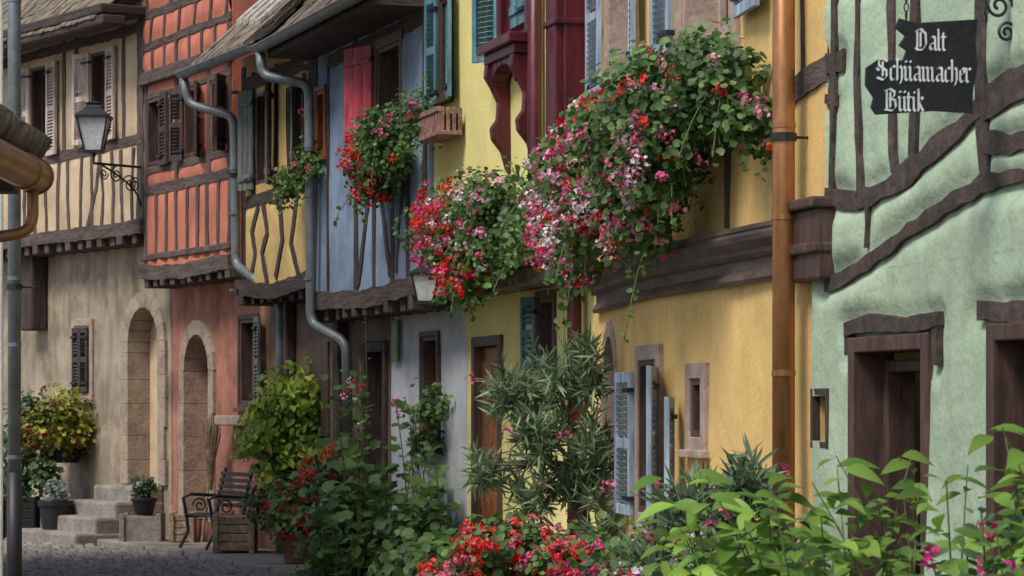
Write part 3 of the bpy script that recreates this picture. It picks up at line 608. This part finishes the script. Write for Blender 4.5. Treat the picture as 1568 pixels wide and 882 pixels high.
# ------------------------------------------------------------ shop sign
e=empty('shop_sign')
o0=Vector(P(GH,2.55,0,0)); out=(Vector(P(GH,2.55,0,1))-o0).normalized(); rt=-out; nrm=Vector((rt.y,-rt.x,0))
org=Vector(P(GH,2.55,2.99,.745))
outline=[(.162,.437),(.246,.419),(.341,.428),(.545,.446),(.533,.347),(.542,.228),(.521,.123),(.518,.018),(.335,.024),(.257,.018),(.051,0),(.027,.033),(.039,.078),(0,.132),(.003,.21),(.06,.248),(.18,.248),(.198,.293),(.162,.317),(.192,.359),(.144,.395)]
g=G(); g.prism([org+rt*a+Vector((0,0,b)) for a,b in outline],-nrm*.018); g.obj('board',M['signb'],e,bevel=.002)
def minim(x): return [(x-.5,4.8),(x,4.3),(x,.7),(x+.6,.1)]
LET={'i':([minim(0),[(0,6.5),(.4,6.1)]],1.7),'a':([minim(1.9),[(1.9,4.4),(1,4.9),(0,4.2)],[(1.9,2.8),(.3,2.2),(0,1),(.7,.2),(1.9,1)]],3.2),
'l':([[(-.3,7.4),(0,7),(0,.7),(.6,.1)]],1.7),'t':([[(0,6.3),(0,.7),(.7,.1)],[(-.8,4.7),(1,4.7)]],1.9),'c':([[(1.6,4.4),(.9,4.9),(0,4.1),(0,.9),(.6,.1),(1.6,.7)]],2.3),
'h':([[(-.3,7.4),(0,7),(0,.2)],[(0,4.0),(1,4.9),(1.7,4.1),(1.7,.9),(1.1,-.9)]],2.9),'U':([minim(0),minim(1.7),[(0,6.6),(.4,6.2)],[(1.6,6.6),(2.0,6.2)],[(.4,.2),(1.6,1)]],3.1),
'm':([minim(0),minim(1.6),minim(3.2),[(0,4.2),(1.1,4.9)],[(1.6,4.2),(2.7,4.9)]],4.7),'e':([[(0,2.4),(1.5,3.3),(1.4,4.3),(.9,4.9),(0,4.1),(0,.9),(.6,.1),(1.6,.7)]],2.3),
'r':([minim(0),[(0,4.1),(.8,4.9),(1.4,4.3)]],2.0),'k':([[(-.3,7.4),(0,7),(0,.2)],[(0,3.8),(1,4.9),(1.5,4.1),(.2,2.8),(1.6,.2)]],2.4),
'D':([[(0,6.6),(0,.8)],[(-.8,6.4),(1.2,7.3),(3,5.8),(3.2,2),(2,.2),(.2,.1),(-.7,.9)],[(1.2,6.2),(1.2,1.2)]],4.6),
'S':([[(3.2,6.2),(2,7.3),(.3,6.5),(.2,5),(2.9,3.2),(3,1.4),(1.8,.1),(-.4,.9)],[(1.6,6.2),(1.6,1.4)],[(-.6,4),(.4,3.2)]],4.4),
'B':([[(0,7),(0,.6)],[(-.8,6.6),(1,7.3),(2.7,6.4),(2.5,4.7),(.6,4)],[(.8,4.1),(2.9,3.6),(3.2,1.4),(2,.1),(-.7,.5)],[(1.2,6.2),(1.2,1.2)]],4.5)}
g=G(); nb=Vector((math.cos(.7),math.sin(.7)))*.46
def word(txt,x,z,u):
    for ch in txt:
        st_,adv=LET[ch]
        for pl_ in st_:
            for k,((a,b),(c_,d_)) in enumerate(zip(pl_,pl_[1:])):
                qd=[(a-nb.x,b-nb.y),(a+nb.x,b+nb.y),(c_+nb.x,d_+nb.y),(c_-nb.x,d_-nb.y)]
                zo=R(.0015,.004); g.prism([org+rt*(x+p*u)+Vector((0,0,z+q_*u))+nrm*zo for p,q_ in qd],nrm*.0006)
        x+=adv*u
word('Dalt',.247,.296,.0132); word('SchUamacher',.058,.155,.0137); word('BUtik',.10,.018,.0137)
g.obj('lettering',M['white'],e)
g=G(); top=3.62
g.tube([P(GH,2.55,top,-.02),P(GH,2.55,top,.62)],.012,8); g.tube([P(GH,2.55,top-.28,-.02),P(GH,2.55,top+.25,-.02)],.014,8)
for d in(.16,.55):
    for k in range(5):
        z=3.44+k*.037; c=Vector(P(GH,2.55,z,d)); g.tube([c+rt*(.011*math.cos(a))*(1 if k%2 else .3)+Vector((0,0,.022*math.sin(a))) for a in np.linspace(0,6.28,9)],.0035,5)
for dd,zz,r in((.10,3.5,.07),(.06,3.38,.05),(.3,3.68,.07)): scroll(g,P(GH,2.55,zz,dd),rt,r,1.7,0,1,.008)
g.obj('iron_bracket',M['iron'],e)
# ------------------------------------------------------------ ground
g=G(); g.add([(-400,-200,0),(400,-200,0),(400,600,0),(-400,600,0)],[(0,1,2,3)]); g.obj('ground',M['ground'])
g=G(); y=23.5
hc=[(-.5,-.5,0),(.5,-.5,0),(.5,.5,0),(-.5,.5,0),(-.47,-.47,.6),(.47,-.47,.6),(.47,.47,.6),(-.47,.47,.6),(-.3,-.3,1),(.3,-.3,1),(.3,.3,1),(-.3,.3,1)]
hf=[(0,1,5,4),(1,2,6,5),(2,3,7,6),(3,0,4,7),(4,5,9,8),(5,6,10,9),(6,7,11,10),(7,4,8,11),(8,9,10,11)]
row=0
while y<44:
    x=-8.2+(row%2)*.07
    while x<1.2:
        lim=-6.3+(39-y)*.62 if y>36 else (-4.3+(36-y)*.44 if y>31 else -2.2+(31-y)*.3)
        if x<lim+.5:
            hx=R(.105,.135);hy=R(.105,.13);hz=R(.02,.06);yy=y+.05*math.sin(x*1.3)
            g.add([(x+a*hx,yy+b*hy,.002+c*hz) for a,b,c in hc],hf)
        x+=R(.13,.15)
    y+=.128; row+=1
g.obj('cobblestone_street',M['cobble'],recalc=False,smooth=False)
kb=empty('stone_kerb'); g=G()
for w,s0,s1 in((BG,-2,1.4),(RG,.0,3.6),(OG,-.2,6.9)):
    s=s0
    while s<s1: l=R(.5,.9); g.wb(w,s+.005,min(s+l,s1)-.005,0,.11+R(-.01,.01),.0,.95+R(-.02,.02)); s+=l
g.obj('kerb_slabs',M['stoneg'],kb,bevel=.02)
# ------------------------------------------------------------ bench, planters, broom
e=empty('park_bench'); wB=RG; s0,s1=2.45,3.4; g=G()
for k in range(6): g.wb(wB,s0,s1,.48,.505,.35+k*.06,.39+k*.06)
for k in range(6): g.wb(wB,s0,s1,.58+k*.07,.625+k*.07,.30-k*.014,.325-k*.014)
g.obj('slats',M['iron'],e,bevel=.005)
g=G()
for s in(s0+.04,s1-.04):
    g.tube([P(wB,s,.11,.76),P(wB,s,.3,.66),P(wB,s,.47,.68),P(wB,s,.68,.72),P(wB,s,.72,.63),P(wB,s,.7,.3)],.02,7)
    g.tube([P(wB,s,.11,.22),P(wB,s,.3,.34),P(wB,s,.47,.32),P(wB,s,.75,.27),P(wB,s,1.02,.2)],.02,7)
    g.tube([P(wB,s,.47,.33),P(wB,s,.47,.7)],.018,7)
    scroll(g,P(wB,s,.59,.52),(Vector(P(wB,s,0,1))-Vector(P(wB,s,0,0))),.09,1.5,0,1,.01)
g.obj('cast_iron_ends',M['iron'],e)
def planter(name,x,y,wx,wy,z0,z1,m,slat=True):
    e=empty(name); g=G(); n=4
    for k in range(n if slat else 1):
        a=z0+(z1-z0)*k/(n if slat else 1); b=z0+(z1-z0)*(k+1)/(n if slat else 1)-.008
        g.box(x-wx,x+wx,y-wy,y-wy+.03,a,b);g.box(x-wx,x+wx,y+wy-.03,y+wy,a,b);g.box(x-wx,x-wx+.03,y-wy+.03,y+wy-.03,a,b);g.box(x+wx-.03,x+wx,y-wy+.03,y+wy-.03,a,b)
    for sx in(-1,1):
        for sy in(-1,1): g.box(x+sx*wx-.03,x+sx*wx+.03,y+sy*wy-.03,y+sy*wy+.03,z0-.03,z1+.02)
    g.obj('planter_walls',m,e,bevel=.008); g=G(); g.box(x-wx+.02,x+wx-.02,y-wy+.02,y+wy-.02,z0,z1-.05); g.obj('soil',M['soil'],e); return e
def pot(name,x,y,z0,r,hh,m,parent=None):
    e=parent or empty(name); g=G(); g.tube([(x,y,z0),(x,y,z0+hh*.5),(x,y,z0+hh*.85),(x,y,z0+hh*.86),(x,y,z0+hh)],[r*.7,r*.88,r*.98,r*1.08,r*1.1],18); g.obj('pot',m,e,smooth=False,bevel=.005)
    g=G(); g.tube([(x,y,z0+hh),(x,y,z0+hh+.01)],r*.95,14); g.obj('soil',M['soil'],e); return e
planter('wooden_planter',-3.05,32.4,.2,.2,.14,.52,M['wplant']); planter('wooden_planter',-3.92,35.0,.12,.15,.12,.45,M['wplant'])
planter('stone_trough',-4.44,35.3,.22,.2,.02,.42,M['stoneg'],False)
planter('dark_planter',-6.35,37.9,.2,.2,.03,.55,M['iron'])
pot('dark_round_pot',-5.74,36.9,.05,.2,.5,M['iron']); pot('terracotta_pot',-2.2,29.9,.12,.16,.3,M['terra'])
pot('dark_pot',-4.42,35.3,.42,.15,.2,M['iron'])
e=empty('straw_broom'); g=G(); bx,by=-3.5,34.1
g.tube([(bx-.1,by,.15),(bx,by,1.0)],.015,7)
for i in range(70):
    a=R(0,6.28);r=R(0,1); g.tube([(bx+.02*math.cos(a)*r,by+.02*math.sin(a)*r,.75),(bx+.06*math.cos(a)*r,by+.06*math.sin(a),1.1),(bx+.13*math.cos(a)*r,by+.1*math.sin(a)*r,R(1.4,1.65))],.006,4)
g.obj('bristles',M['straw'],e)
def fbox(name,w,s0,s1,z,d0,d1,m,slats=False,hh=.2):
    e=empty(name); g=G()
    if slats:
        n=int((s1-s0)/.09)
        for k in range(n+1): a=s0+(s1-s0)*k/(n+.6); g.wb(w,a,a+.05,z,z+hh,d1-.02,d1)
        for k in range(4): dd=d0+(d1-d0)*k/4; g.wb(w,s1-.02,s1,z,z+hh,dd,dd+.035); g.wb(w,s0,s0+.02,z,z+hh,dd,dd+.035)
        g.wb(w,s0-.01,s1+.01,z+hh-.04,z+hh+.005,d1-.03,d1+.012); g.wb(w,s0-.01,s1+.01,z,z+.04,d0,d1+.012)
        g2=G(); g2.wb(w,s0+.03,s1-.03,z+.04,z+hh-.05,d0+.01,d1-.03); g2.obj('soil',M['soil'],e)
    else: g.wb(w,s0,s1,z,z+.18,d0,d1)
    g.obj('box',m,e,bevel=.006)
fbox('flower_box',BL,2.6,3.7,4.08,.03,.25,M['crate'],True); fbox('flower_box',PU,.4,1.15,4.03,.03,.24,M['crate'],True,.24)
fbox('flower_box',PU,1.5,3.2,3.2,.05,.2,M['crate']); fbox('flower_box',OL,1.2,2.5,3.5,.1,.25,M['crate']); fbox('flower_box',OL,4.2,5.2,3.5,.1,.25,M['crate'])
# ------------------------------------------------------------ hanging geraniums
E=[wball(OL,5.2,3.48,.35,(.34,.4,.30)),wball(OL,4.6,3.52,.4,(.32,.45,.32)),wball(OL,4.2,3.35,.45,(.26,.4,.32)),wball(OL,5.0,3.18,.38,(.28,.4,.28)),wball(OL,5.75,3.5,.2,(.2,.3,.24)),wball(OL,4.5,2.95,.35,(.22,.3,.18)),wball(OL,6.05,3.25,.14,(.13,.3,.16)),wball(OL,5.35,3.7,.25,(.18,.3,.14)),wball(OL,4.9,3.7,.3,(.18,.3,.12))]
geranium('hanging_geranium',E,6900,.052,trail=46,tl=7,fl=[dict(n=46,cols=[RED,SCAR,PINK,PINK,LPK]),dict(n=40,cols=[WHT,LPK,PINK,PINK],ells=[E[5],E[2],E[3]])])
E=[wball(OL,3.4,3.2,.45,(.28,.45,.38)),wball(OL,2.6,3.15,.45,(.28,.5,.38)),wball(OL,1.9,3.1,.45,(.22,.5,.32)),wball(OL,3.8,3.0,.4,(.22,.4,.26)),wball(OL,3.0,2.85,.4,(.3,.4,.2)),wball(OL,1.5,2.85,.4,(.22,.4,.2)),wball(OL,3.6,3.48,.45,(.22,.35,.18)),wball(OL,4.2,2.75,.35,(.2,.3,.12)),wball(OL,2.4,2.62,.35,(.12,.3,.12))]
geranium('hanging_geranium',E,5200,.048,trail=44,tl=7,fl=[dict(n=300,cols=[WHT,LPK,PINK,WHT,PINK,HOT,LPK,PINK]),dict(n=65,cols=[RED,SCAR])])
E=[wball(PU,2.9,3.2,.35,(.24,.4,.34)),wball(PU,2.3,3.15,.4,(.26,.4,.36)),wball(PU,1.8,3.12,.4,(.2,.4,.26)),wball(PU,3.4,3.3,.3,(.18,.3,.24)),wball(PU,2.45,2.72,.35,(.18,.4,.22)),wball(PU,3.3,2.95,.3,(.18,.3,.22)),wball(PU,3.7,3.0,.25,(.15,.3,.2))]
geranium('hanging_geranium',E,4800,.048,trail=26,tl=5,fl=[dict(n=120,cols=[RED,SCAR,RED,PINK],ells=E[1:3]+E[4:5]),dict(n=60,cols=[LPK,PINK,WHT,HOT],ells=[E[0],E[3],E[5],E[1]])])
E=[wball(BL,3.6,4.2,.3,(.22,.35,.24)),wball(BL,3.2,4.0,.3,(.2,.35,.26)),wball(PU,.2,4.25,.2,(.2,.3,.2)),wball(BL,3.9,4.0,.25,(.2,.3,.22)),wball(BL,3.3,3.72,.25,(.16,.3,.14))]
geranium('hanging_geranium',E,3000,.046,trail=26,tl=6,fl=[dict(n=85,cols=[RED,SCAR,RED,PINK],ells=[E[1],E[4]]),dict(n=16,cols=[PINK,HOT,RED])])
E=[wball(OU,2.5,4.05,.2,(.15,.25,.2)),wball(BL,.4,4.15,.2,(.12,.25,.2)),wball(BL,.2,4.45,.15,(.06,.1,.25))]
geranium('hanging_plant',E,800,.045,trail=18,b=(.18,.32,.06),fl=[dict(n=6,cols=[PINK])])
# ------------------------------------------------------------ ground level plants
def stems_plant(name,bases,hts,T,lsize,nl,a,b,up=.2,lean=.25,start=.35,sr=.009,jit=.03,fl=None,flsize=.03,upt=.5):
    e=empty(name); g=G(); P_=[];D=[];N=[];Bv=[]; tips=[]
    for (bx,by),hh in zip(bases,hts):
        q=Vector((bx,by,0)); ln=Vector((R(-lean,lean),R(-lean,lean),1)); pts=[]
        br=R(.55,1.3)
        for k in range(9):
            t=k/8; p=q+Vector((ln.x*t*t*hh,ln.y*t*t*hh,hh*t)); pts.append(p)
        g.tube(pts,[sr*(1-.6*k/8) for k in range(9)],6); tips.append(pts[-1])
        for i in range(nl):
            t=start+(1-start)*(i+R(0,1))/nl; t=min(t,1); f=t*8; k=min(int(f),7); p=pts[k].lerp(pts[k+1],f-k); a_=i*2.4+R(-.4,.4); u=up+ (t*upt) + R(-.25,.25)
            d=Vector((math.cos(a_),math.sin(a_),u)); P_.append(p+Vector((R(-jit,jit),R(-jit,jit),R(-jit,jit)))); D.append(d); N.append(Vector((R(-.4,.4)-.1,R(-.4,.4)-.5,1))); Bv.append(br*R(.7,1.2))
    g.obj('stems',M['stem'],e); n=len(P_)
    leafmesh('leaves',T,np.array(P_),np.array(N),lsize*rng.uniform(.45,1.2,n),lcol(n,np.array(Bv),a,b),LEAF,e,dirs=np.array(D))
    if fl: 
        tp=[(t+Vector((R(-.05,.05),R(-.05,.05),R(-.12,.04))),.05) for t in tips]; flowers(e,tp,fl[0],fl[1],blooms=9,size=flsize,rad=.04,outer=(.5,1.2))
    return e
B=[(R(.78,2.3),R(11.2,12.8)) for _ in range(48)]; Hh=[R(.95,1.42)+ (.2 if b[0]>1.5 else (.1 if b[0]>1.2 else .0)) for b in B]
stems_plant('broad_leaved_shrub',B,Hh,T_OV,.165,22,(.10,.22,.03),(.29,.46,.07),up=-.45,lean=.3,start=.35,sr=.007,jit=.07)
B=[(R(1.32,2.7),R(9.4,10.6)) for _ in range(54)]; Hh=[R(.92,1.24)+(.16 if b[0]>1.6 else 0) for b in B]
stems_plant('rose_bush',B,Hh,T_SM,.075,50,(.04,.10,.03),(.14,.26,.08),up=.0,lean=.22,start=.35,fl=(40,[HOT,(.75,.03,.24),PINK]),flsize=.042)
B=[(R(.5,1.2),R(12.2,13.4)) for _ in range(20)]
stems_plant('red_flower_bush',B,[R(.75,1.08) for _ in B],T_SM,.07,30,(.05,.11,.03),(.13,.25,.06),fl=(36,[RED,HOT,WHT]),flsize=.04)
def oleander(name,ells,n,ls,trunk,fl=None,a=(.09,.16,.07),b=(.26,.36,.19)):
    e=empty(name); c=np.array([x[0] for x in ells]); r=np.array([x[1] for x in ells]); P_=[];D=[];Bv=[]; g=G()
    base=Vector(trunk[0]); top=Vector(trunk[1]); mid=(base+top)/2+Vector((.05,0,0))
    for k in range(trunk[2]): o=Vector((R(-.06,.06),R(-.06,.06),0)); g.tube([base+o,mid+o*1.4+Vector((R(-.04,.04),0,0)),top+o*2],[.03,.024,.018],8)
    wt=np.prod(r,1)**.75; wt/=wt.sum()
    for i in range(n):
        k=rng.choice(len(ells),p=wt); d=nz(rng.normal(size=3)); rad=R(.25,1.15)**.5; q=Vector(c[k]+d*rad*r[k]); st_=top.lerp(Vector(c[k]),.5)
        if i%3==0: g.tube([top,st_,q],[.012,.009,.004],5)
        else: g.tube([q-Vector(d)*.14-Vector((0,0,.1)),q],.004,4)
        br=R(.55,1.35); ax_=nz(d*.9+np.array([0,-.1,.6])+rng.normal(size=3)*.3)
        for j in range(14):
            P_.append(np.array(q)-ax_*R(0,.2)); D.append(nz(ax_*R(.3,1.1)+rng.normal(size=3)*.55)); Bv.append(br*R(.8,1.2))
    g.obj('branches',M['bark'],e); n=len(P_)
    leafmesh('leaves',T_LAN,np.array(P_),rng.normal(size=(n,3))+[0,-.5,1],ls*rng.uniform(.7,1.2,n),lcol(n,np.array(Bv),a,b),LEAF,e,dirs=np.array(D))
    if fl: flowers(e,ells,fl[0],fl[1],blooms=7,size=.045,rad=.04)
oleander('oleander_tree',[((-.02,20.8,1.8),(.24,.3,.2)),((.3,20.9,1.9),(.26,.3,.26)),((.56,20.7,1.95),(.14,.25,.28)),((.2,20.8,1.5),(.3,.35,.25)),((-.2,20.8,1.25),(.16,.3,.16)),((.58,20.7,1.4),(.2,.3,.3)),((.15,20.8,1.05),(.22,.3,.18)),((.64,20.6,.95),(.14,.2,.24)),((.4,20.8,1.2),(.22,.3,.22))],240,.15,((.52,20.9,0),(.44,20.9,1.3),5),fl=(5,[PINK]))
oleander('oleander_shrub',[((.95,15.4,1.15),(.22,.3,.22)),((1.2,15.3,1.25),(.2,.3,.22)),((.8,15.3,.85),(.22,.3,.25)),((1.2,15.3,.85),(.3,.3,.3))],150,.16,((1.05,15.4,0),(1.05,15.4,.8),3),fl=(14,[HOT,PINK]),b=(.22,.33,.19))
geranium('red_geranium',[((-.1,18.7,.78),(.22,.3,.2)),((.15,18.8,.74),(.25,.3,.2)),((.4,18.6,.64),(.22,.3,.2)),((-.35,18.9,.6),(.2,.3,.15))],2100,.06,fl=[dict(n=130,cols=[RED,SCAR,(.88,.14,.16),RED,PINK])])
pot('terracotta_pot',0.05,18.8,0,.24,.5,M['terra'])
geranium('magenta_flower_bush',[((.55,16.2,.75),(.2,.3,.25)),((.72,15.9,.6),(.2,.3,.25))],1000,.05,fl=[dict(n=36,cols=[HOT,(.5,.01,.1),RED])])
B=[(R(-1.85,-.5),R(26.3,27.9)) for _ in range(46)]; B=[(x,y) for x,y in B if x<-.45-(y-26.4)*.33-.1]
stems_plant('hollyhock_plants',B,[R(.6,1.4) for _ in B],T_LOB,.18,17,(.07,.16,.045),(.22,.37,.11),up=0,lean=.15,start=.1,sr=.011,jit=.08)
B=[(R(-1.6,-.85),R(27.0,28.0)) for _ in range(10)]
stems_plant('tall_hollyhock',B,[R(1.45,2.05) for _ in B],T_LOB,.13,18,(.10,.2,.05),(.24,.39,.11),up=0,lean=.1,start=.3,sr=.01,fl=(22,[RED,WHT,PINK]))
stems_plant('dry_flower_stalk',[(-1.35,27.6)],[2.55],T_SM,.05,20,(.2,.2,.06),(.35,.3,.1),lean=.2,start=.5)
geranium('leafy_bush',[((-1.05,26.5,.35),(.4,.4,.35)),((-.85,25.6,.25),(.35,.4,.3)),((-1.6,27.4,.4),(.35,.4,.4)),((-.65,25.0,.2),(.25,.3,.25))],1900,.11,a=(.07,.15,.045),b=(.21,.35,.10),spread=.1)
geranium('window_vine',[((-.75,26.9,1.75),(.12,.2,.3)),((-.8,27.0,1.4),(.12,.2,.25))],450,.055,spread=.06,b=(.18,.29,.08))
e=empty('yellow_green_shrub')
pos,nrm,br,sub=cloud([((-2.3,31.3,1.75),(.42,.4,.35)),((-2.5,31.3,1.4),(.35,.4,.3)),((-2.1,31.2,1.35),(.3,.35,.4)),((-2.4,31.2,1.05),(.25,.3,.2)),((-2.0,31.2,1.7),(.25,.3,.3))],3000,20,.07)
d=rng.normal(size=pos.shape)*.5+[-.1,-.3,-.6]
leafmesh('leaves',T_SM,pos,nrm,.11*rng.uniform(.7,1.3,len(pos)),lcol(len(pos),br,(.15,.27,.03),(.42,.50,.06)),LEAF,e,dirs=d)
g=G(); 
for k in range(4): g.tube([(-2.35+R(-.05,.05),31.4,0),(-2.35+R(-.1,.1),31.35,.7),(-2.35+R(-.3,.3),31.3,1.5)],[.025,.02,.01],7)
g.obj('trunk',M['bark'],e)
geranium('red_geranium',[((-2.3,30,.7),(.2,.3,.2)),((-1.95,29.9,.95),(.2,.3,.25)),((-2.1,29.9,.5),(.3,.3,.2)),((-1.8,29.6,1.15),(.12,.2,.15))],1600,.065,a=(.06,.13,.03),b=(.18,.31,.08),fl=[dict(n=58,cols=[RED,SCAR,RED])])
geranium('round_bush',[((-2.72,32.2,.68),(.25,.3,.2))],900,.045,a=(.03,.07,.02),b=(.10,.18,.05))
geranium('round_bush',[((-4.42,35.3,.74),(.16,.16,.14))],700,.035,a=(.03,.07,.02),b=(.10,.18,.07),spread=.02)
geranium('dark_shrub',[((-6.3,37.9,1.3),(.3,.35,.55)),((-6.05,37.7,.85),(.25,.3,.3)),((-6.4,37.9,.8),(.25,.3,.3))],1700,.07,a=(.03,.07,.02),b=(.10,.18,.06))
geranium('coleus_hanging_plant',[((-5.85,38.0,1.62),(.42,.3,.32)),((-6.05,37.7,1.4),(.3,.25,.25)),((-5.6,38.1,1.4),(.28,.25,.25))],2800,.06,a=(.15,.20,.02),b=(.42,.42,.04),fl=[dict(n=75,cols=[(.18,.014,.02),(.18,.014,.02),(.40,.32,.03)],size=.04)])
g=G(); g.tube([(-5.9,38.3,1.0),(-5.9,38.3,1.2)],[.25,.32],16); g.tube([(-5.9,38.3,1.1),P(BG,.45,1.1,0)],.02,6); bpx=empty('hanging_pot'); g.obj('bowl',M['iron'],bpx)
geranium('silver_plant',[((-5.72,36.85,.68),(.14,.14,.2))],320,.05,a=(.17,.21,.19),b=(.34,.39,.37),spread=.03)
# ------------------------------------------------------------ world, sun, camera
wd=bpy.data.worlds.new('World'); scene.world=wd; wd.use_nodes=True; nt=wd.node_tree
sk=nt.nodes.new('ShaderNodeTexSky'); sk.sky_type='NISHITA'; sk.sun_disc=False; sk.sun_elevation=math.radians(54); sk.sun_rotation=math.radians(224); sk.dust_density=2; sk.air_density=1.0; sk.ozone_density=.8
nt.links.new(sk.outputs[0],nt.nodes['Background'].inputs[0]); nt.nodes['Background'].inputs[1].default_value=.15
sl=bpy.data.lights.new('sun','SUN'); sl.energy=2.75; sl.angle=math.radians(20); sl.color=(1,.96,.90); so=bpy.data.objects.new('sun',sl); scene.collection.objects.link(so)
az=math.radians(224); el=math.radians(54); tosun=Vector((math.sin(az)*math.cos(el),math.cos(az)*math.cos(el),math.sin(el)))
so.rotation_euler=tosun.to_track_quat('Z','Y').to_euler()
cam=bpy.data.cameras.new('camera'); co=bpy.data.objects.new('camera',cam); scene.collection.objects.link(co); scene.camera=co
co.location=(0,0,1.65); co.rotation_euler=(math.radians(90),0,0); cam.sensor_width=36; cam.lens=103.3; cam.shift_y=.1218; cam.clip_end=1500
cam.dof.use_dof=True; cam.dof.focus_distance=21; cam.dof.aperture_fstop=8
scene.view_settings.view_transform='Standard'; scene.view_settings.look='None'; scene.view_settings.exposure=0
